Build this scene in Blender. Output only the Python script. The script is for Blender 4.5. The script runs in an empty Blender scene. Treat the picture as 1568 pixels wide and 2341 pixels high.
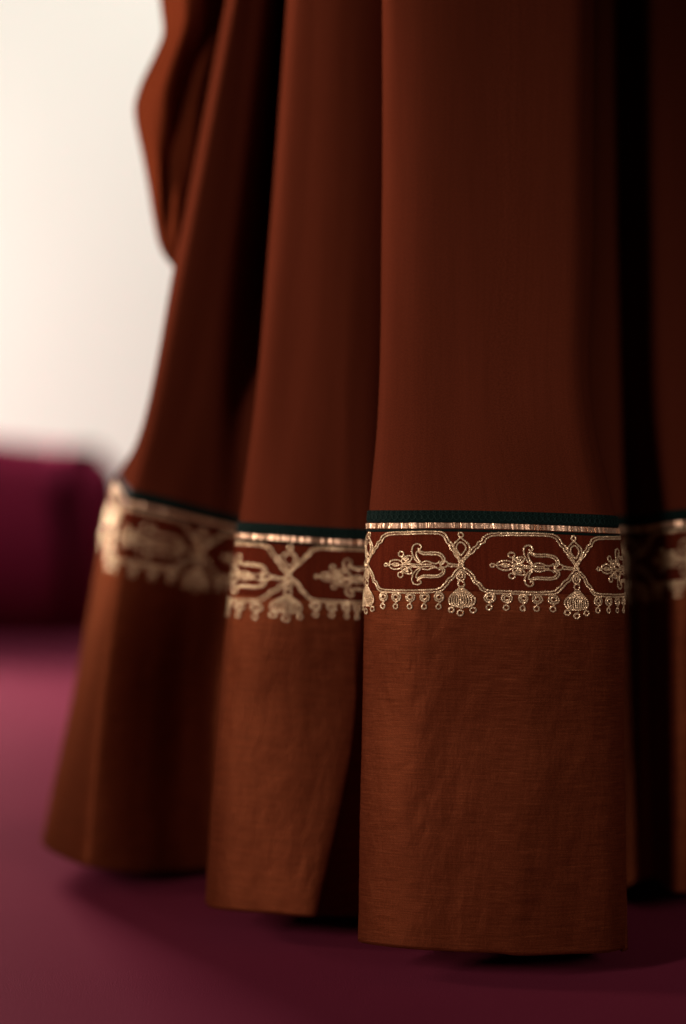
import bpy, bmesh, math, random
import numpy as np
from mathutils import Vector, noise

random.seed(7)
SC = bpy.context.scene
COL = SC.collection

# ------------------------------------------------------------------ camera
K = 1568.0 * 70.0 / 24.0      # photo columns (1568 wide) per unit of tangent
HZ = 1085.0                   # photo row of the horizon
CH = 0.372                    # camera height above the floor


def at(px, py, d):
    """photo column, row and distance in front of the lens -> world point"""
    return Vector(((px - 784.0) / K * d, d, CH + (HZ - py) / K * d))


cam = bpy.data.cameras.new("camera")
cam.sensor_fit = 'HORIZONTAL'
cam.sensor_width = 24.0
cam.lens = 70.0
cam.shift_y = -(1170.0 - HZ) / 1568.0
cam.clip_start, cam.clip_end = 0.05, 100.0
cam.dof.use_dof = True
cam.dof.focus_distance = 1.462
cam.dof.aperture_fstop = 1.6
co = bpy.data.objects.new("camera", cam)
COL.objects.link(co)
co.location = (0, 0, CH)
co.rotation_euler = (math.radians(90), 0, 0)
SC.camera = co

# ------------------------------------------------------------------ light
SC.view_settings.view_transform = 'Standard'
SC.view_settings.look = 'None'
SC.view_settings.exposure = 0.0
SC.view_settings.gamma = 1.0
w = bpy.data.worlds.new("World")
SC.world = w
w.use_nodes = True
bg = w.node_tree.nodes['Background']
bg.inputs[0].default_value = (1.0, 0.80, 0.66, 1)
bg.inputs[1].default_value = 0.018


def area(name, loc, target, sx, sy, power, col, spread=180):
    l = bpy.data.lights.new(name, 'AREA')
    l.shape = 'RECTANGLE'
    l.size, l.size_y = sx, sy
    l.energy = power
    l.color = col
    l.spread = math.radians(spread)
    o = bpy.data.objects.new(name, l)
    COL.objects.link(o)
    o.location = loc
    d = Vector(target) - Vector(loc)
    o.rotation_euler = d.to_track_quat('-Z', 'Y').to_euler()
    return o


area("side_lamp", (-1.7, 1.72, 1.0), (-0.1, 1.70, 0.88), 0.30, 0.6, 5.5, (1.0, 0.80, 0.64), 55)
area("key_lamp", (-1.3, 0.15, 0.75), (0.0, 1.55, 0.33), 0.20, 0.4, 2.75, (1.0, 0.83, 0.72), 60)
area("wall_wash", (-4.2, 5.1, 0.95), (0.2, 6.2, 0.60), 1.0, 1.4, 129.0, (0.96, 0.99, 0.925), 110)
area("wall_wash", (-0.2, 5.35, 3.2), (-0.3, 6.2, 0.5), 1.4, 0.3, 16.0, (0.96, 0.99, 0.925), 110)  # second, unseen source added overhead to even out the wall
area("floor_lamp", (-1.75, 5.9, 1.02), (-0.62, 3.5, 0.0), 1.1, 0.6, 29.0, (1.0, 0.86, 0.80), 40)
area("bench_fill", (-0.75, 2.5, 2.2), (-0.8, 4.6, 0.55), 0.3, 0.3, 0.75, (1.0, 0.88, 0.82), 30)  # added fill without a fixture, lifts the front of the bench
area("right_fill", (1.0, -0.4, 0.9), (0.40, 1.65, 0.28), 0.3, 0.5, 0.7, (1.0, 0.82, 0.70), 32)


# ------------------------------------------------------------------ materials
def mat(name):
    m = bpy.data.materials.new(name)
    m.use_nodes = True
    nt = m.node_tree
    return m, nt, nt.nodes['Principled BSDF']


def N(nt, t, **kw):
    n = nt.nodes.new(t)
    for k, v in kw.items():
        setattr(n, k, v)
    return n


def tex(nt, coord, scale, **kw):
    """noise on a scaled coordinate"""
    tc = N(nt, 'ShaderNodeTexCoord')
    mp = N(nt, 'ShaderNodeMapping')
    mp.inputs['Scale'].default_value = scale
    nt.links.new(tc.outputs[coord], mp.inputs[0])
    n = N(nt, 'ShaderNodeTexNoise')
    n.inputs['Scale'].default_value = 1.0
    n.inputs['Detail'].default_value = kw.get('detail', 2.0)
    n.inputs['Roughness'].default_value = kw.get('rough', 0.5)
    nt.links.new(mp.outputs[0], n.inputs['Vector'])
    return n


def ramp(nt, src, stops):
    r = N(nt, 'ShaderNodeValToRGB')
    e = r.color_ramp.elements
    while len(e) < len(stops):
        e.new(0.5)
    for el, (p, c) in zip(e, stops):
        el.position = p
        el.color = c if len(c) == 4 else (*c, 1)
    nt.links.new(src, r.inputs[0])
    return r


def bump(nt, src, strength, dist, prev=None):
    b = N(nt, 'ShaderNodeBump')
    b.inputs['Strength'].default_value = strength
    b.inputs['Distance'].default_value = dist
    nt.links.new(src, b.inputs['Height'])
    if prev is not None:
        nt.links.new(prev.outputs[0], b.inputs['Normal'])
    return b


def mixc(nt, fac, a, b, mode='MIX'):
    m = N(nt, 'ShaderNodeMix', data_type='RGBA', blend_type=mode)
    if isinstance(fac, (int, float)):
        m.inputs[0].default_value = fac
    else:
        nt.links.new(fac, m.inputs[0])
    for i, v in ((6, a), (7, b)):
        if isinstance(v, tuple):
            m.inputs[i].default_value = (*v, 1)
        else:
            nt.links.new(v, m.inputs[i])
    return m.outputs[2]


def weave(nt, scale):
    """plain weave height from the cloth's own u, v in metres"""
    tc = N(nt, 'ShaderNodeTexCoord')
    sep = N(nt, 'ShaderNodeSeparateXYZ')
    nt.links.new(tc.outputs['UV'], sep.inputs[0])
    outs = []
    for i in (0, 1):
        mu = N(nt, 'ShaderNodeMath', operation='MULTIPLY')
        mu.inputs[1].default_value = scale
        nt.links.new(sep.outputs[i], mu.inputs[0])
        s = N(nt, 'ShaderNodeMath', operation='SINE')
        nt.links.new(mu.outputs[0], s.inputs[0])
        outs.append(s)
    p = N(nt, 'ShaderNodeMath', operation='MULTIPLY')
    nt.links.new(outs[0].outputs[0], p.inputs[0])
    nt.links.new(outs[1].outputs[0], p.inputs[1])
    return p.outputs[0]


def fabric(nt, c, gloss_col, gloss, rough, normal):
    """matt yarn with a share of coloured sheen from the thread itself"""
    out = nt.nodes['Material Output']
    nt.nodes.remove(nt.nodes['Principled BSDF'])
    d_ = N(nt, 'ShaderNodeBsdfDiffuse')
    g = N(nt, 'ShaderNodeBsdfAnisotropic')
    g.inputs['Roughness'].default_value = rough
    nt.links.new(c, d_.inputs['Color'])
    if isinstance(gloss_col, tuple):
        g.inputs['Color'].default_value = (*gloss_col, 1)
    else:
        nt.links.new(gloss_col, g.inputs['Color'])
    mx = N(nt, 'ShaderNodeMixShader')
    mx.inputs[0].default_value = gloss
    nt.links.new(d_.outputs[0], mx.inputs[1])
    nt.links.new(g.outputs[0], mx.inputs[2])
    for sh in (d_, g):
        nt.links.new(normal, sh.inputs['Normal'])
    nt.links.new(mx.outputs[0], out.inputs['Surface'])


def cloth_mat(name, c1, c2, rough, sheen):
    m, nt, b = mat(name)
    st = tex(nt, 'UV', (420, 14, 1), detail=3)
    th = tex(nt, 'UV', (1100, 1100, 1), detail=1)
    c = mixc(nt, ramp(nt, st.outputs[0], [(0.35, (0, 0, 0)), (0.7, (1, 1, 1))]).outputs[0], c1, c2)
    c = mixc(nt, 0.5, c, ramp(nt, th.outputs[0], [(0.36, (0.5, 0.5, 0.5)), (0.64, (1.35, 1.35, 1.35))]).outputs[0], 'MULTIPLY')
    b1 = bump(nt, weave(nt, 2 * math.pi / 0.0011), 0.35, 0.0002)
    b2 = bump(nt, st.outputs[0], 0.12, 0.0005, b1)
    fabric(nt, c, c, 0.12, 0.55, b2.outputs[0])
    return m


def silk_mat(name):
    m, nt, b = mat(name)
    slub = tex(nt, 'UV', (40, 820, 1), detail=2)          # thick weft threads
    weft = tex(nt, 'UV', (46, 1150, 1), detail=2, rough=0.6)
    weft2 = tex(nt, 'UV', (9, 160, 1), detail=4, rough=0.6)
    cloud = tex(nt, 'UV', (44, 16, 1), detail=4, rough=0.55)
    th = tex(nt, 'UV', (1000, 1000, 1), detail=1)
    c = mixc(nt, ramp(nt, weft.outputs[0], [(0.38, (0, 0, 0)), (0.62, (1, 1, 1))]).outputs[0],
             (0.080, 0.0154, 0.0068), (0.122, 0.0262, 0.0110))
    c = mixc(nt, 0.45, c, ramp(nt, weft2.outputs[0], [(0.3, (0.66, 0.64, 0.62)), (0.7, (1, 1, 1))]).outputs[0], 'MULTIPLY')
    c = mixc(nt, ramp(nt, slub.outputs[0], [(0.60, (0, 0, 0)), (0.74, (1, 1, 1))]).outputs[0], c, (0.150, 0.036, 0.014))
    c = mixc(nt, 0.5, c, ramp(nt, th.outputs[0], [(0.36, (0.45, 0.42, 0.42)), (0.64, (1.3, 1.3, 1.3))]).outputs[0], 'MULTIPLY')
    b1 = bump(nt, weave(nt, 2 * math.pi / 0.0013), 0.30, 0.0002)
    b2 = bump(nt, weft.outputs[0], 0.35, 0.0003, b1)
    b3 = bump(nt, cloud.outputs[0], 0.5, 0.004, b2)
    gl = mixc(nt, 0.5, c, (0.24, 0.068, 0.026))
    fabric(nt, c, gl, 0.34, 0.44, b3.outputs[0])
    return m


def thread_mat(name, base, dark, metal, rough, sc):
    m, nt, b = mat(name)
    b.inputs['Specular IOR Level'].default_value = 0.5 if metal else 0.08
    n = tex(nt, 'Object', (sc, sc, sc), detail=1)
    c = mixc(nt, ramp(nt, n.outputs[0], [(0.35, (0, 0, 0)), (0.65, (1, 1, 1))]).outputs[0], dark, base)
    nm = bump(nt, n.outputs[0], 0.5, 0.0004)
    if metal:
        fabric(nt, c, base, metal, rough, nm.outputs[0])
        return m
    nt.links.new(c, b.inputs['Base Color'])
    b.inputs['Roughness'].default_value = rough
    nt.links.new(nm.outputs[0], b.inputs['Normal'])
    return m


M_CLOTH = cloth_mat("rust_cloth", (0.072, 0.0144, 0.0068), (0.080, 0.0162, 0.0078), 0.8, 0.12)
M_DRAPE = cloth_mat("shawl_cloth", (0.098, 0.0190, 0.0074), (0.115, 0.0225, 0.0090), 0.8, 0.1)
M_SILK = silk_mat("bronze_silk")
M_SHADE = cloth_mat("maroon_shade", (0.068, 0.0110, 0.0052), (0.090, 0.0150, 0.0068), 0.8, 0.1)  # slightly redder cloth, with the border's shading put into the colour
M_GREEN = thread_mat("green_braid", (0.0028, 0.0105, 0.0088), (0.0012, 0.005, 0.0042), 0.0, 0.85, 1500)
M_LOOP = thread_mat("green_loops", (0.0060, 0.0190, 0.0165), (0.003, 0.010, 0.009), 0.0, 0.7, 1500)
M_GOLD = thread_mat("gold_cord", (0.78, 0.58, 0.38), (0.42, 0.29, 0.17), 0.55, 0.27, 1300)
M_RIBBON = thread_mat("copper_ribbon", (0.64, 0.42, 0.29), (0.33, 0.19, 0.12), 0.55, 0.30, 900)

m, nt, b = mat("maroon_carpet")
n1 = tex(nt, 'Object', (700, 700, 700), detail=2)
n2 = tex(nt, 'Object', (2.2, 2.2, 2.2), detail=3)
c = mixc(nt, ramp(nt, n2.outputs[0], [(0.35, (0, 0, 0)), (0.65, (1, 1, 1))]).outputs[0], (0.160, 0.0190, 0.0455), (0.190, 0.0245, 0.0545))
c = mixc(nt, 0.4, c, ramp(nt, n1.outputs[0], [(0.3, (0.4, 0.4, 0.4)), (0.7, (1, 1, 1))]).outputs[0], 'MULTIPLY')
nt.links.new(c, b.inputs['Base Color'])
fabric(nt, c, (0.45, 0.22, 0.23), 0.03, 0.6, bump(nt, n1.outputs[0], 0.25, 0.0015).outputs[0])
M_CARPET = m

m, nt, b = mat("maroon_velvet")
n1 = tex(nt, 'Object', (300, 300, 300), detail=2)
c = mixc(nt, ramp(nt, n1.outputs[0], [(0.3, (0, 0, 0)), (0.7, (1, 1, 1))]).outputs[0], (0.24, 0.022, 0.060), (0.29, 0.028, 0.072))
fabric(nt, c, (0.3, 0.03, 0.06), 0.02, 0.6, bump(nt, n1.outputs[0], 0.3, 0.002).outputs[0])
M_VELVET = m

m, nt, b = mat("cream_plaster")
n1 = tex(nt, 'Object', (3, 3, 3), detail=6)
c = mixc(nt, n1.outputs[0], (0.80, 0.75, 0.685), (0.83, 0.78, 0.72))
nt.links.new(c, b.inputs['Base Color'])
b.inputs['Roughness'].default_value = 0.9
nt.links.new(bump(nt, n1.outputs[0], 0.15, 0.004).outputs[0], b.inputs['Normal'])
M_WALL = m


# ------------------------------------------------------------------ mesh helper
def link(name, verts, faces, material, parent=None, smooth=True, uvs=None):
    me = bpy.data.meshes.new(name)
    me.from_pydata([tuple(v) for v in verts], [], faces)
    if smooth:
        me.polygons.foreach_set('use_smooth', [True] * len(me.polygons))
    if uvs is not None:
        ul = me.uv_layers.new(name="UVMap")
        li = np.empty(len(me.loops), dtype=np.int32)
        me.loops.foreach_get('vertex_index', li)
        ul.data.foreach_set('uv', np.asarray(uvs, dtype=np.float32)[li].ravel())
    me.materials.append(material)
    me.update()
    o = bpy.data.objects.new(name, me)
    COL.objects.link(o)
    if parent is not None:
        o.parent = parent
        if parent.parent is None and parent.type == 'EMPTY':
            o.matrix_parent_inverse = parent.matrix_world.inverted()
    return o


# ------------------------------------------------------------------ setting
fl = link("floor", [(-9, -4, 0), (9, -4, 0), (9, 9, 0), (-9, 9, 0)], [(0, 1, 2, 3)], M_CARPET)
fl['kind'] = 'structure'
fl['label'] = 'maroon carpeted floor under the skirt'
wl = link("wall", [(-9, 6.2, 0), (9, 6.2, 0), (9, 6.2, 4.5), (-9, 6.2, 4.5),
                   (-9, 6.35, 0), (9, 6.35, 0), (9, 6.35, 4.5), (-9, 6.35, 4.5)],
          [(0, 1, 2, 3), (5, 4, 7, 6), (3, 2, 6, 7), (1, 5, 6, 2), (4, 0, 3, 7)], M_WALL, smooth=False)
wl['kind'] = 'structure'
wl['label'] = 'pale cream wall behind the skirt'


# ------------------------------------------------------------------ upholstered bench by the wall
def make_bench():
    bm = bmesh.new()
    bmesh.ops.create_cube(bm, size=1.0)
    L, W, H = 1.3, 0.62, 0.455
    for v in bm.verts:
        v.co = Vector((v.co.x * L, v.co.y * W, (v.co.z + 0.5) * H))
    bmesh.ops.subdivide_edges(bm, edges=[e for e in bm.edges if abs(e.verts[0].co.x - e.verts[1].co.x) > 0.5], cuts=23)
    top = [e for e in bm.edges if max(abs(v.co.z) for v in e.verts) > H - 0.01
           and min(v.co.z for v in e.verts) > -0.01
           and len(e.link_faces) == 2 and e.calc_face_angle(0) > 1.0]
    side = [e for e in bm.edges if e not in top and len(e.link_faces) == 2 and e.calc_face_angle(0) > 1.0
            and abs(e.verts[0].co.z - e.verts[1].co.z) > 0.2]
    bmesh.ops.bevel(bm, geom=top + side, offset=0.11, segments=8, profile=0.5, affect='EDGES')
    for v in bm.verts:                       # sagging stuffing: the top is not ruler straight
        f = max(0.0, v.co.z / H)
        v.co.z += f * 0.010 * math.sin(v.co.x * 6.0 + 1.2) - f * 0.006 * math.sin(v.co.x * 13 + 0.5)
    me = bpy.data.meshes.new("upholstered_bench")
    bm.to_mesh(me)
    bm.free()
    me.polygons.foreach_set('use_smooth', [True] * len(me.polygons))
    me.materials.append(M_VELVET)
    o = bpy.data.objects.new("upholstered_bench", me)
    COL.objects.link(o)
    o.location = (-0.560 - 0.65, 4.57 + 0.31, 0.0)
    o['label'] = 'low maroon upholstered bench with rounded corner before the cream wall'
    o['category'] = 'bench'
    return o


make_bench()

# ------------------------------------------------------------------ skirt surface
# control columns: photo columns and distances at six heights (top, upper, middle, braid, panel, hem)
TRIM = {}
FRONT = [
    # name, px at six rows, distance at six rows, row of the braid top
    ((540, 430, 345, 310, 215, 150), (1.86, 1.88, 1.93, 2.00, 2.00, 2.00), 1075),
    ((519, 404, 312, 270, 172, 95), (1.775, 1.795, 1.85, 1.93, 1.91, 1.90), 1085),
    ((522, 408, 317, 284, 185, 112), (1.755, 1.77, 1.81, 1.862, 1.855, 1.845), 1102),
    ((534, 422, 328, 298, 214, 172), (1.735, 1.745, 1.775, 1.800, 1.80, 1.785), 1119),
    ((545, 436, 345, 308, 236, 200), (1.732, 1.742, 1.768, 1.786, 1.787, 1.773), 1121),
    ((574, 495, 420, 390, 340, 310), (1.738, 1.750, 1.776, 1.790, 1.818, 1.792), 1140),
    ((624, 553, 490, 476, 430, 420), (1.755, 1.766, 1.784, 1.805, 1.855, 1.83), 1163),
    ((648, 608, 560, 560, 530, 520), (1.87, 1.845, 1.80, 1.815, 1.86, 1.835), 1183),
    ((700, 670, 630, 612, 575, 560), (1.86, 1.83, 1.78, 1.76, 1.74, 1.73), 1190),
    ((682, 645, 596, 568, 522, 497), (1.74, 1.73, 1.70, 1.68, 1.67, 1.66), 1192),
    ((660, 616, 573, 546, 498, 469), (1.705, 1.69, 1.66, 1.645, 1.634, 1.628), 1193),
    ((674, 630, 587, 562, 515, 490), (1.680, 1.665, 1.635, 1.615, 1.602, 1.596), 1194),
    ((730, 700, 660, 640, 610, 600), (1.672, 1.657, 1.626, 1.600, 1.590, 1.580), 1199),
    ((790, 775, 763, 765, 795, 716), (1.668, 1.653, 1.622, 1.596, 1.586, 1.571), 1207),
    ((845, 828, 805, 810, 815, 740), (1.668, 1.653, 1.622, 1.596, 1.592, 1.584), 1209),
    ((900, 890, 868, 862, 855, 830), (1.678, 1.663, 1.630, 1.602, 1.622, 1.616), 1210),
    ((950, 945, 936, 930, 925, 920), (1.71, 1.695, 1.67, 1.65, 1.645, 1.640), 1205),
    ((985, 980, 975, 972, 970, 965), (1.70, 1.68, 1.64, 1.61, 1.60, 1.585), 1195),
    ((905, 903, 893, 880, 866, 856), (1.60, 1.58, 1.55, 1.53, 1.52, 1.515), 1175),
    ((874, 874, 861, 844, 828, 817), (1.575, 1.555, 1.52, 1.50, 1.492, 1.487), 1168),
    ((885, 885, 872, 858, 845, 836), (1.562, 1.541, 1.505, 1.483, 1.478, 1.476), 1168),
    ((940, 940, 935, 930, 925, 920), (1.555, 1.53, 1.495, 1.467, 1.463, 1.462), 1168),
    ((1050, 1048, 1046, 1050, 1050, 1040), (1.55, 1.525, 1.49, 1.459, 1.455, 1.4535), 1168),
    ((1130, 1130, 1130, 1170, 1168, 1143), (1.55, 1.525, 1.488, 1.456, 1.4505, 1.4502), 1171),
    ((1190, 1190, 1190, 1216, 1210, 1186), (1.55, 1.525, 1.488, 1.4570, 1.4520, 1.4518), 1172),
    ((1265, 1262, 1265, 1300, 1310, 1300), (1.552, 1.527, 1.490, 1.464, 1.464, 1.465), 1175),
    ((1325, 1322, 1330, 1370, 1388, 1390), (1.557, 1.533, 1.496, 1.475, 1.477, 1.479), 1178),
    ((1358, 1356, 1364, 1406, 1426, 1432), (1.574, 1.552, 1.515, 1.494, 1.493, 1.493), 1180),
    ((1352, 1350, 1356, 1397, 1416, 1422), (1.60, 1.58, 1.55, 1.515, 1.505, 1.495), 1180),
    ((1368, 1367, 1370, 1400, 1415, 1420), (1.76, 1.74, 1.72, 1.72, 1.72, 1.715), 1180),
    ((1418, 1424, 1436, 1462, 1478, 1486), (1.775, 1.76, 1.74, 1.735, 1.73, 1.715), 1180),
    ((1490, 1497, 1510, 1526, 1540, 1545), (1.71, 1.695, 1.675, 1.66, 1.655, 1.655), 1168),
    ((1590, 1600, 1620, 1640, 1655, 1660), (1.73, 1.715, 1.695, 1.685, 1.680, 1.68), 1158),
]
# round the back (plan positions at the hem)
BACK_R = [(0.365, 1.74), (0.42, 1.86), (0.37, 1.96), (0.44, 2.08), (0.36, 2.20), (0.38, 2.34), (0.24, 2.36), (0.16, 2.48)]
BACK_L = [(0.03, 2.40), (-0.08, 2.48), (-0.14, 2.37), (-0.25, 2.38), (-0.25, 2.26), (-0.30, 2.18), (-0.25, 2.08)]
FR = (0.80, 0.84, 0.90, 0.94, 0.97, 1.0)
FLF = (0.46, 0.55, 0.70, 0.82, 0.93, 1.0)
HEMDROP = {4: 0.001, 5: 0.010, 6: 0.016, 7: 0.015, 8: 0.006, 13: 0.001, 14: 0.003, 15: 0.011, 16: 0.008, 22: 0.0004, 23: 0.001, 24: 0.003, 25: 0.005, 26: 0.007, 27: 0.007, 28: 0.01, 29: 0.01}
ROWZ = (0.42 + CH, 0.198 + CH, 0.030 + CH, None, -0.196 + CH, -0.346 + CH)

ctrl = []
for ci, (px, dd, ty) in enumerate(FRONT):
    col = []
    for r in range(6):
        X = (px[r] - 784.0) / K * dd[r]
        z = ROWZ[r] if r != 3 else CH + (HZ - ty) / K * dd[r]
        if r == 5:
            z -= HEMDROP.get(ci, 0.0)
        col.append((X, dd[r], z))
    ctrl.append(col)
for pts, F in ((BACK_R, FR), (BACK_L, FLF)):
    for X, Y in pts:
        col = []
        for r in range(6):
            z = ROWZ[r] if r != 3 else CH - 0.024
            col.append((0.05 + (X - 0.05) * F[r], 2.0 + (Y - 2.0) * F[r], z))
        ctrl.append(col)
ctrl = np.array(ctrl)                 # columns x rows x 3
top = ctrl[:, :1] + (ctrl[:, :1] - ctrl[:, 1:2]) * 1.6      # the cloth goes on above the frame
NC = len(ctrl)


def hermite(P, t, ts, closed=False):
    """non-uniform cubic through P (n,...) at knots t, sampled at ts"""
    n = len(P)
    Tg = np.zeros_like(P)
    if closed:
        per = t[-1]
        tt = t[:-1]
        for i in range(n):
            hp = (tt[i] - tt[i - 1]) % per
            hn = (tt[(i + 1) % n] - tt[i]) % per
            a = (P[i] - P[i - 1]) / hp
            c = (P[(i + 1) % n] - P[i]) / hn
            Tg[i] = (a * hn + c * hp) / (hp + hn)
    else:
        for i in range(n):
            if i == 0:
                Tg[i] = (P[1] - P[0]) / (t[1] - t[0])
            elif i == n - 1:
                Tg[i] = (P[-1] - P[-2]) / (t[-1] - t[-2])
            else:
                hp, hn = t[i] - t[i - 1], t[i + 1] - t[i]
                a, c = (P[i] - P[i - 1]) / hp, (P[i + 1] - P[i]) / hn
                Tg[i] = (a * hn + c * hp) / (hp + hn)
    out = []
    for s in ts:
        i = int(np.searchsorted(t, s, side='right') - 1)
        i = min(max(i, 0), len(t) - 2)
        h = t[i + 1] - t[i]
        x = (s - t[i]) / h
        j = (i + 1) % n
        out.append((2 * x**3 - 3 * x**2 + 1) * P[i] + (x**3 - 2 * x**2 + x) * h * Tg[i]
                   + (-2 * x**3 + 3 * x**2) * P[j] + (x**3 - x**2) * h * Tg[j])
    return np.array(out)


# knots round the skirt: root of the chord, averaged over the rows
ctrl = np.concatenate([top, ctrl], axis=1)
ch = np.linalg.norm(np.roll(ctrl, -1, axis=0) - ctrl, axis=2)      # columns x rows
knots = np.concatenate([[0.0], np.cumsum(np.sqrt(ch.mean(axis=1)))])
SUB = [18 if i < len(FRONT) else 10 for i in range(NC)]
ts, ctl_index = [], []
for i in range(NC):
    ctl_index.append(len(ts))
    for k in range(SUB[i]):
        ts.append(knots[i] + (knots[i + 1] - knots[i]) * k / SUB[i])
ts = np.array(ts)
G = hermite(ctrl, knots, ts, closed=True)           # fine columns x 6 rows x 3
NF = len(G)

# rows: 80 above the braid, 120 below it
UP, LOW = 110, 130
zk = np.array([-1.6, 0.0, 1.0, 1.76, 2.02, 2.78, 3.46])     # knots down the cloth
vs = np.concatenate([np.linspace(zk[0], zk[4], UP, endpoint=False), np.linspace(zk[4], zk[6], LOW)])
GR = hermite(np.swapaxes(G, 0, 1), zk, vs)          # rows x columns x 3
NR = len(GR)
R0 = UP                                             # row index of the braid's top edge

# arc length round the braid line and down each column
d = np.linalg.norm(np.roll(GR[R0], -1, axis=0) - GR[R0], axis=1)
U = np.concatenate([[0.0], np.cumsum(d)])[:-1]


def normals(GR):
    du = np.roll(GR, -1, axis=1) - np.roll(GR, 1, axis=1)
    dv = np.gradient(GR, axis=0)
    n = np.cross(dv, du)
    n /= np.linalg.norm(n, axis=2, keepdims=True) + 1e-12
    return n


NM = normals(GR)
# make sure the normals point out of the skirt (front centre must face the camera)
if NM[R0, ctl_index[22], 1] > 0:
    NM = -NM
# creases and puckers in the cloth, as real relief
V = np.zeros((NR, NF))
for r in range(1, NR):
    V[r] = V[r - 1] + np.linalg.norm(GR[r] - GR[r - 1], axis=1)
V -= V[R0]
for r in range(NR):
    for c in range(NF):
        u, v = U[c], V[r, c]
        if v < 0:
            a = 0.0009 * noise.noise(Vector((u * 24, v * 2.4, 1.0))) + 0.00012 * noise.noise(Vector((u * 70, v * 5, 4.0)))
            a *= min(1.0, 0.25 - v * 6)
            a += 0.00028 * math.exp(v / 0.03) * noise.noise(Vector((u * 150, v * 12, 21.0)))
        else:
            a = 0.0006 * noise.noise(Vector((u * 24 + v * 7, v * 8, 7.0)))
            a += 0.00022 * noise.noise(Vector((u * 90 + v * 45, v * 30, 9.0)))
            a += 0.0004 * max(0.0, 1 - abs(v - 0.30) / 0.06) * noise.noise(Vector((u * 75, v * 4, 12.0)))
            a *= min(1.0, 0.2 + v * 9)
        GR[r, c] += NM[r, c] * a
NM2 = normals(GR)
NM = NM2 if (NM2[R0, ctl_index[22], 1] < 0) else -NM2
V = np.zeros((NR, NF))
for r in range(1, NR):
    V[r] = V[r - 1] + np.linalg.norm(GR[r] - GR[r - 1], axis=1)
V -= V[R0]


def surf(cf, v, off=0.0):
    """point on the cloth: fractional column, distance below the braid's top edge, height off the cloth"""
    cf = cf % NF
    c0 = int(cf)
    c1 = (c0 + 1) % NF
    f = cf - c0
    p = np.zeros(3)
    n = np.zeros(3)
    for c, wgt in ((c0, 1 - f), (c1, f)):
        r = float(np.interp(v, V[:, c], np.arange(NR)))
        r0 = min(int(r), NR - 2)
        g = r - r0
        p += wgt * (GR[r0, c] * (1 - g) + GR[r0 + 1, c] * g)
        n += wgt * (NM[r0, c] * (1 - g) + NM[r0 + 1, c] * g)
    n /= np.linalg.norm(n) + 1e-12
    return p + n * off, n


SKIRT = bpy.data.objects.new("skirt", None)
COL.objects.link(SKIRT)
SKIRT.location = (0.05, 1.95, 0.0)
SKIRT['label'] = 'long pleated rust brown skirt with gold embroidered border hanging just above the carpet'
SKIRT['category'] = 'skirt'
bpy.context.view_layer.update()


def cloth_part(name, r_a, r_b, material):
    verts = GR[r_a:r_b + 1].reshape(-1, 3)
    uvs = np.stack([np.broadcast_to(U, (r_b - r_a + 1, NF)), V[r_a:r_b + 1]], axis=2).reshape(-1, 2)
    faces = []
    for r in range(r_b - r_a):
        for c in range(NF):
            c2 = (c + 1) % NF
            faces.append((r * NF + c, r * NF + c2, (r + 1) * NF + c2, (r + 1) * NF + c))
    # wind outwards
    f = faces[ctl_index[22]]
    a, b_, d_ = (Vector(verts[i]) for i in f[:3])
    if (b_ - a).cross(d_ - a).y > 0:
        faces = [q[::-1] for q in faces]
    o = link(name, verts, faces, material, SKIRT, uvs=uvs)
    s = o.modifiers.new("thickness", 'SOLIDIFY')
    s.thickness = 0.0009
    s.offset = -1
    return o


cloth_part("pleated_cloth", 0, R0 + 2, M_CLOTH)
HEM = cloth_part("hem_panel", R0 + 2, NR - 1, M_SILK)
HEM['label'] = 'bronze silk hem panel below the green braid'


# ---- braid and ribbon: bands with a rounded cross-section that follow the cloth
def band(name, profile, material, c_from, c_to, parent):
    verts, faces = [], []
    cs = list(range(c_from, c_to))
    for c in cs:
        for v, off in profile:
            verts.append(surf(c, v, off)[0])
    n = len(profile)
    for i in range(len(cs) - 1):
        for k in range(n - 1):
            faces.append((i * n + k, i * n + k + 1, (i + 1) * n + k + 1, (i + 1) * n + k))
    return link(name, verts, faces, material, parent, uvs=[(U[c], v) for c in cs for v, off in profile])


def prof(v0, v1, h):
    return [(v0, 0.0), (v0 + 0.0003, h * 0.7), (v0 + 0.001, h), ((v0 + v1) / 2, h * 1.05),
            (v1 - 0.001, h), (v1 - 0.0003, h * 0.7), (v1, 0.0)]


C_END = NF
BRAID = band("green_braid", prof(-0.0007, 0.0090, 0.0010), M_GREEN, 0, C_END, SKIRT)
BRAID['label'] = 'dark green looped braid along the top of the border'
band("green_piping", prof(0.0136, 0.0160, 0.0011), M_GREEN, 0, C_END, SKIRT)


SHADE_STRIP = band("border_shade_strip", [(0.0090, 0.0002)] + [(0.0094 + 0.0494 * k / 24, 0.00040) for k in range(25)] + [(0.0592, 0.0)], M_SHADE, 0, C_END, HEM)  # added strip: carries the darker shading behind the embroidery and its slight red


def col_of_u(u):
    return float(np.interp(u, U, np.arange(NF)))


# fronts only: columns that could be seen from about here
U_A = U[ctl_index[0]]
U_B = U[ctl_index[len(FRONT) + 1]]


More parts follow.
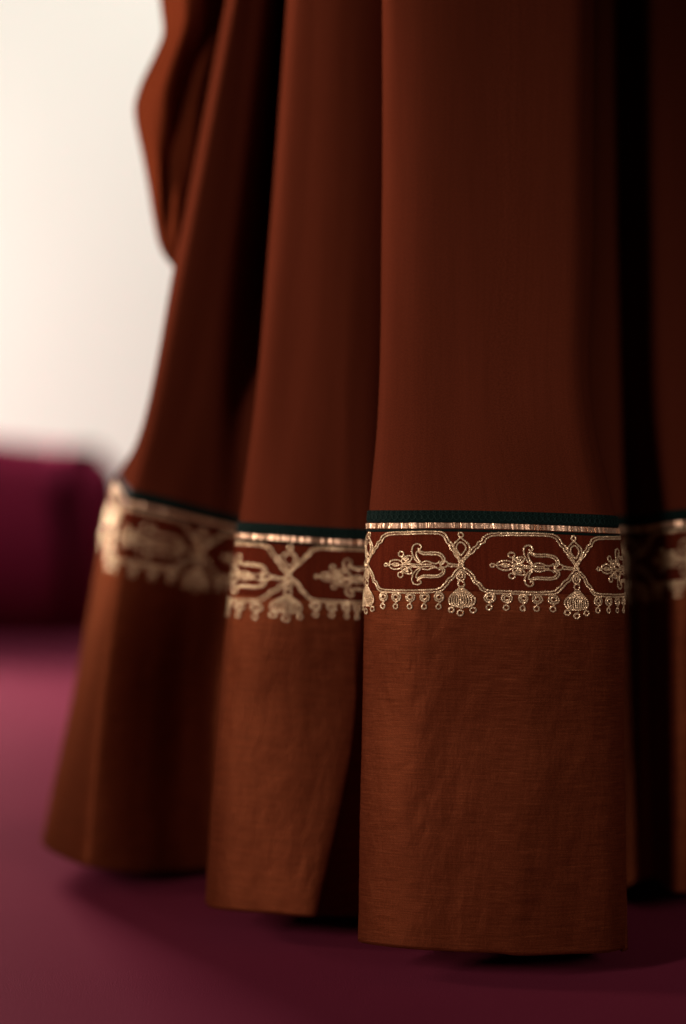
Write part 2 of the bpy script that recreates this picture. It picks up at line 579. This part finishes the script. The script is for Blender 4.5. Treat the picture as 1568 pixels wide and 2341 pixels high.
class Tubes:
    def __init__(self):
        self.v, self.f = [], []

    def add(self, pts, nrm, rad, closed=False, sides=6, twist=True):
        n = len(pts)
        base = len(self.v)
        for i in range(n):
            if closed:
                t = pts[(i + 1) % n] - pts[i - 1]
            else:
                t = pts[min(i + 1, n - 1)] - pts[max(i - 1, 0)]
            t = t / (np.linalg.norm(t) + 1e-12)
            nn = nrm[i]
            bb = np.cross(t, nn)
            bb /= np.linalg.norm(bb) + 1e-12
            rr = rad * (1.0 + (0.24 if i % 2 else -0.18) * twist) * (random.uniform(0.78, 1.18) if twist else 1.0)
            ph = i * 0.55 if twist else 0.0
            for k in range(sides):
                a = 2 * math.pi * k / sides + ph
                self.v.append(pts[i] + rr * (math.cos(a) * bb + math.sin(a) * nn * 0.8))
        m = n if closed else n - 1
        for i in range(m):
            j = (i + 1) % n
            for k in range(sides):
                k2 = (k + 1) % sides
                self.f.append((base + i * sides + k, base + i * sides + k2, base + j * sides + k2, base + j * sides + k))
        if not closed:
            self.f.append(tuple(base + k for k in range(sides))[::-1])
            self.f.append(tuple(base + (n - 1) * sides + k for k in range(sides)))

    def build(self, name, material, parent, smooth=False):
        return link(name, self.v, self.f, material, parent, smooth=smooth)


# braid loops
tb = Tubes()
u = U_A
while u < U_B:
    for (vc, ru, rv, du) in ((0.0048, 0.0021, 0.0023, 0.0), (0.0012, 0.0011, 0.0008, 0.0023)):
        pts, nr = [], []
        for k in range(12):
            a = 2 * math.pi * k / 12
            p, n = surf(col_of_u(u + du + ru * math.cos(a)), vc + rv * math.sin(a), 0.0013)
            pts.append(p)
            nr.append(n)
        tb.add(pts, nr, 0.00042, closed=True, sides=5, twist=False)
    u += 0.0046
LO = tb.build("braid_loops", M_LOOP, SKIRT, smooth=True)
LO['kind'] = 'stuff'

# metallic ribbon: a row of small tilted foil cells
verts, faces = [], []
u = U_A
while u < U_B:
    wd = 0.00155 * random.uniform(0.85, 1.15)
    ta, tv = random.gauss(0, 0.00022), random.gauss(0, 0.00025)
    b0 = len(verts)
    q = []
    for uu, vv, o in ((0.05, 0.0095, -ta - tv), (0.95, 0.0095, ta - tv), (0.95, 0.0133, ta + tv), (0.05, 0.0133, -ta + tv)):
        p, n = surf(col_of_u(u + uu * wd), vv, 0.0013 + o)
        verts.append(p)
        q.append(surf(col_of_u(u + uu * wd), vv, 0.0)[0])
    verts += q
    faces += [(b0, b0 + 1, b0 + 2, b0 + 3), (b0, b0 + 4, b0 + 5, b0 + 1), (b0 + 1, b0 + 5, b0 + 6, b0 + 2),
              (b0 + 2, b0 + 6, b0 + 7, b0 + 3), (b0 + 3, b0 + 7, b0 + 4, b0)]
    u += wd
RB = link("metallic_ribbon", verts, faces, M_RIBBON, SKIRT, smooth=False)
RB['kind'] = 'stuff'
RB['label'] = 'narrow rose gold metallic ribbon between the two green braids'

# ------------------------------------------------------------------ embroidery
# motif space: q counts repeats round the border, v is metres below the braid's top edge.
# Outlines are drawn in a sketch grid (530 units per repeat, crossing at x=0, y downwards).
PXC = GR[R0, :, 0] / GR[R0, :, 1] * K + 784.0


def col_at_px(px, ca, cb):
    a, b_ = ctl_index[ca], ctl_index[cb]
    seg = PXC[a:b_ + 1]
    return a + float(np.interp(px, seg, np.arange(len(seg))))


ANCH = [(col_at_px(262, 1, 2), -5.35), (col_at_px(290, 2, 3), -5.0), (col_at_px(470, 4, 6), -4.0), (col_at_px(545, 6, 7), -3.62),
        (col_at_px(550, 10, 12), -3.50), (col_at_px(668, 10, 13), -3.0), (col_at_px(848, 12, 15), -2.16), (col_at_px(850, 19, 21), 0.0),
        (col_at_px(1052, 19, 23), 1.0), (col_at_px(1303, 23, 26), 2.0), (col_at_px(1422, 25, 27), 2.70), (col_at_px(1450, 30, 32), 4.08),
        (col_at_px(1540, 30, 32), 4.5), (col_at_px(1630, 31, 32), 4.9)]
A_C = [float(np.interp(a, np.arange(NF), U)) for a, _ in ANCH]
A_Q = [q_ for _, q_ in ANCH]


def q_col(qv):
    if qv > A_Q[-1]:
        return col_of_u(A_C[-1] + (qv - A_Q[-1]) * 0.0805)
    if qv < A_Q[0]:
        return col_of_u(max(0.0, A_C[0] + (qv - A_Q[0]) * 0.0805))
    return col_of_u(np.interp(qv, A_Q, A_C))


UN = 0.0805 / 530.0
Y0 = 46.0


def dens(pts, closed=False, it=2):
    """smooth a sketch polyline by corner cutting"""
    p = [np.array(a, float) for a in pts]
    for _ in range(it):
        o = []
        n = len(p)
        rng = range(n) if closed else range(n - 1)
        if not closed:
            o.append(p[0])
        for i in rng:
            a, b_ = p[i], p[(i + 1) % n]
            o += [a * 0.75 + b_ * 0.25, a * 0.25 + b_ * 0.75]
        if not closed:
            o.append(p[-1])
        p = o
    return p


def resample(p, step, closed=False):
    p = list(p) + ([p[0]] if closed else [])
    p = np.array(p)
    s = np.concatenate([[0], np.cumsum(np.linalg.norm(np.diff(p, axis=0), axis=1))])
    n = max(4, int(round(s[-1] / step)))
    t = np.linspace(0, s[-1], n + 1)
    r = np.stack([np.interp(t, s, p[:, 0]), np.interp(t, s, p[:, 1])], axis=1)
    return r[:-1] if closed else r


def cord(tb, q0, pts, closed=False, rad=0.00059, smooth=2, lift=0.0):
    p = dens(pts, closed, smooth) if smooth else [np.array(a, float) for a in pts]
    p = resample(p, 5.2, closed)
    P, Nn = [], []
    for x, y in p:
        a, n = surf(q_col(q0 + (x + random.gauss(0, 0.6)) / 530.0), (y - Y0 + random.gauss(0, 0.6)) * UN * (1.07 if q0 < -3.2 else 1.0), rad * 0.7 + 0.00045 + lift)
        P.append(a)
        Nn.append(n)
    tb.add(P, Nn, rad, closed)


def ring(tb, q0, cx, cy, rx, ry, rot=0.0, rad=0.00059, lift=0.0):
    n = 18
    pts = []
    for k in range(n):
        a = 2 * math.pi * k / n
        x, y = rx * math.cos(a), ry * math.sin(a)
        pts.append((cx + x * math.cos(rot) - y * math.sin(rot), cy + x * math.sin(rot) + y * math.cos(rot)))
    cord(tb, q0, pts, True, rad, 0, lift)


TOP_IN = [(4, 306), (18, 285), (38, 262), (58, 250), (62, 236), (80, 226), (86, 208), (104, 204), (110, 188), (124, 174),
          (150, 166), (210, 163), (310, 161), (400, 160), (432, 165), (450, 182), (458, 206), (473, 214), (478, 232), (492, 244),
          (497, 262), (514, 280), (527, 306)]
TOP_OUT = [(0, 290), (22, 268), (44, 248), (50, 230), (68, 220), (74, 200), (94, 194), (98, 178), (114, 164), (146, 154),
           (210, 152), (310, 150), (410, 149), (444, 155), (462, 174), (470, 196), (484, 204), (490, 224), (504, 236),
           (510, 254), (530, 290)]
BOT_IN = [(4, 318), (26, 330), (46, 348), (58, 366), (62, 384), (80, 392), (90, 412), (106, 428), (150, 431), (260, 432), (360, 430),
          (424, 425), (440, 406), (456, 396), (464, 376), (486, 366), (498, 344), (527, 318)]
BOT_OUT = [(0, 332), (20, 342), (38, 358), (48, 376), (54, 394), (72, 402), (82, 424), (104, 440), (150, 443), (260, 444), (370, 442),
           (434, 436), (452, 416), (466, 404), (476, 386), (496, 374), (508, 352), (530, 332)]


def frame_motif(q0):
    tb = Tubes()
    cord(tb, q0, TOP_IN, smooth=1)
    cord(tb, q0, TOP_OUT, smooth=1)
    cord(tb, q0, BOT_IN, smooth=1)
    cord(tb, q0, BOT_OUT, smooth=1)
    return tb.build("cartouche_frame", M_GOLD, HEM)


def mirror(pts, c=312):
    return [(x, 2 * c - y) for x, y in pts]


def sprig_motif(q0):
    tb = Tubes()
    g = q0
    # tip, bud and small rings
    ring(tb, g, 134, 310, 9, 8)
    ring(tb, g, 190, 309, 38, 23)
    cord(tb, g, [(144, 309), (170, 309), (205, 309), (230, 311)])
    ring(tb, g, 190, 309, 18, 8, lift=0.0002)
    ring(tb, g, 219, 259, 14, 13)
    ring(tb, g, 217, 358, 13, 13)
    ring(tb, g, 250, 284, 30, 15, -0.35)
    ring(tb, g, 250, 336, 30, 15, 0.35)
    ring(tb, g, 250, 284, 12, 5, -0.35, lift=0.0002)
    ring(tb, g, 250, 336, 12, 5, 0.35, lift=0.0002)
    cord(tb, g, [(222, 272), (240, 292), (270, 306), (300, 312)])
    cord(tb, g, [(220, 346), (240, 330), (270, 318), (300, 313)])
    # spine, doubled
    cord(tb, g, [(230, 308), (290, 309), (350, 308), (380, 309)])
    cord(tb, g, [(270, 319), (320, 320), (360, 318), (400, 317)])
    # scrolling leaves, upper and lower
    up1 = [(330, 308), (300, 292), (282, 266), (276, 238), (284, 216), (304, 208), (324, 214), (328, 230), (316, 238), (306, 230)]
    up2 = [(322, 296), (308, 280), (300, 262), (300, 246), (316, 250), (336, 262), (366, 262), (398, 260), (424, 266),
           (438, 282), (436, 298), (420, 306)]
    up3 = [(308, 240), (326, 246), (344, 252), (374, 250), (408, 250), (434, 258), (450, 278), (446, 300), (430, 310)]
    up4 = [(330, 300), (350, 292), (372, 296), (390, 306), (412, 304), (424, 292)]
    for L in (up1, up2, up3, up4):
        cord(tb, g, L)
        cord(tb, g, [(x, 315 + (315 - y) * 0.85) for x, y in L])
    # knot ring and stem
    ring(tb, g, 446, 308, 20, 15)
    cord(tb, g, [(464, 302), (490, 308), (524, 310)])
    cord(tb, g, [(464, 316), (490, 318), (522, 318)])
    return tb.build("floral_sprig", M_GOLD, HEM)


def tassel_motif(q0):
    tb = Tubes()
    g = q0
    ring(tb, g, 0, 166, 12, 12)
    cord(tb, g, [(0, 180), (-16, 194), (-34, 210), (-39, 232), (-26, 256), (-12, 280), (6, 312), (18, 334)])
    cord(tb, g, [(0, 180), (16, 194), (36, 210), (42, 232), (28, 256), (14, 280), (-6, 312), (-18, 334)])
    cord(tb, g, [(0, 198), (-20, 214), (-24, 234), (-10, 254), (0, 270), (10, 254), (25, 234), (20, 214)], True)
    cord(tb, g, [(-10, 276), (0, 296), (10, 276)])
    ring(tb, g, 0, 312, 12, 9, lift=0.0008)
    ring(tb, g, -1, 364, 19, 21)
    ring(tb, g, -1, 362, 8, 11)
    ring(tb, g, 0, 400, 15, 14)
    cord(tb, g, [(0, 336), (-2, 346)])
    cord(tb, g, [(-14, 420), (0, 424), (14, 420)])
    for e in (-54, -42, -31, -20, -10, 0, 10, 20, 31, 42, 54):
        bul = 1.12
        cord(tb, g, [(e * 0.2, 422), (e * 0.6, 438), (e * 1.12, 466), (e * bul, 490), (e * 0.78, 516 - abs(e) * 0.15)], rad=0.0006)
        ring(tb, g, -48, 524, 13, 12)
    ring(tb, g, -4, 538, 14, 13)
    ring(tb, g, 52, 524, 13, 12)
    return tb.build("tassel_motif", M_GOLD, HEM)


def drop_motif(q0, x):
    tb = Tubes()
    ring(tb, q0, x, 464, 23, 21)
    ring(tb, q0, x, 464, 13, 11, lift=0.0003)
    cord(tb, q0, [(x + 6, 484), (x - 1, 492), (x - 4, 498)])
    ring(tb, q0, x - 3, 509, 12, 12)
    return tb.build("ring_drop", M_GOLD, HEM)


for qi in range(-6, 5):
    frame_motif(qi)
    sprig_motif(qi)
    tassel_motif(qi)
    for x in (122, 194, 270, 346, 420):
        drop_motif(qi, x)


# ------------------------------------------------------------------ hanging shawl behind the left of the skirt
def make_shawl():
    rows = [(-160, 352, 530), (0, 365, 512), (45, 371, 507), (80, 374, 502), (130, 352, 494), (190, 321, 486), (245, 304, 478), (290, 311, 470),
            (360, 326, 456), (430, 339, 440), (500, 350, 426), (560, 362, 413), (588, 376, 407), (604, 390, 405), (616, 401, 404)]
    ky = np.array([r[0] for r in rows], float)
    P = np.array([(r[1], r[2] + 8 * (r[2] - r[1] > 10)) for r in rows], float)
    ys = np.linspace(-160, 616, 120)
    S = np.stack([np.interp(ys, ky, P[:, 0]), np.interp(ys, ky, P[:, 1])], axis=1)
    for _ in range(10):
        S[1:-1] = (S[:-2] + 2 * S[1:-1] + S[2:]) / 4
    n = 72
    verts, uvs = [], []
    for i, y in enumerate(ys):
        xl, xr = S[i]
        wd = (xr - xl)
        for k in range(n):
            a = 2 * math.pi * k / n
            cx = 0.5 - 0.5 * math.cos(a)                 # 0 at the left edge, 1 at the right
            th = min(1.0, wd / 90.0)
            dep = -0.050 * math.sin(a) * th
            if math.sin(a) > 0:
                s = math.sin(a) * th
                dep += s * (0.006 * math.sin(cx * 9.0 + y * 0.006 + 0.6) + 0.002 * math.sin(cx * 17.0 - y * 0.011))
                dep += s * 0.010 * math.exp(-((cx - 0.55 + (y - 300) * 0.0012) / 0.10) ** 2)
            p = at(xl + wd * cx, y, 1.86 + dep)
            p.z = at(0, y, 1.86).z
            verts.append(p)
            uvs.append((k / n * 0.3, i / 120 * 0.35))
    faces = []
    for i in range(len(ys) - 1):
        for k in range(n):
            k2 = (k + 1) % n
            faces.append((i * n + k, (i + 1) * n + k, (i + 1) * n + k2, i * n + k2))
    faces.append(tuple((len(ys) - 1) * n + k for k in range(n)))
    faces.append(tuple(k for k in range(n))[::-1])
    o = link("hanging_shawl", verts, faces, M_DRAPE, uvs=uvs)
    o['label'] = 'gathered rust brown shawl end hanging at the upper left beside the skirt'
    o['category'] = 'shawl'


make_shawl()
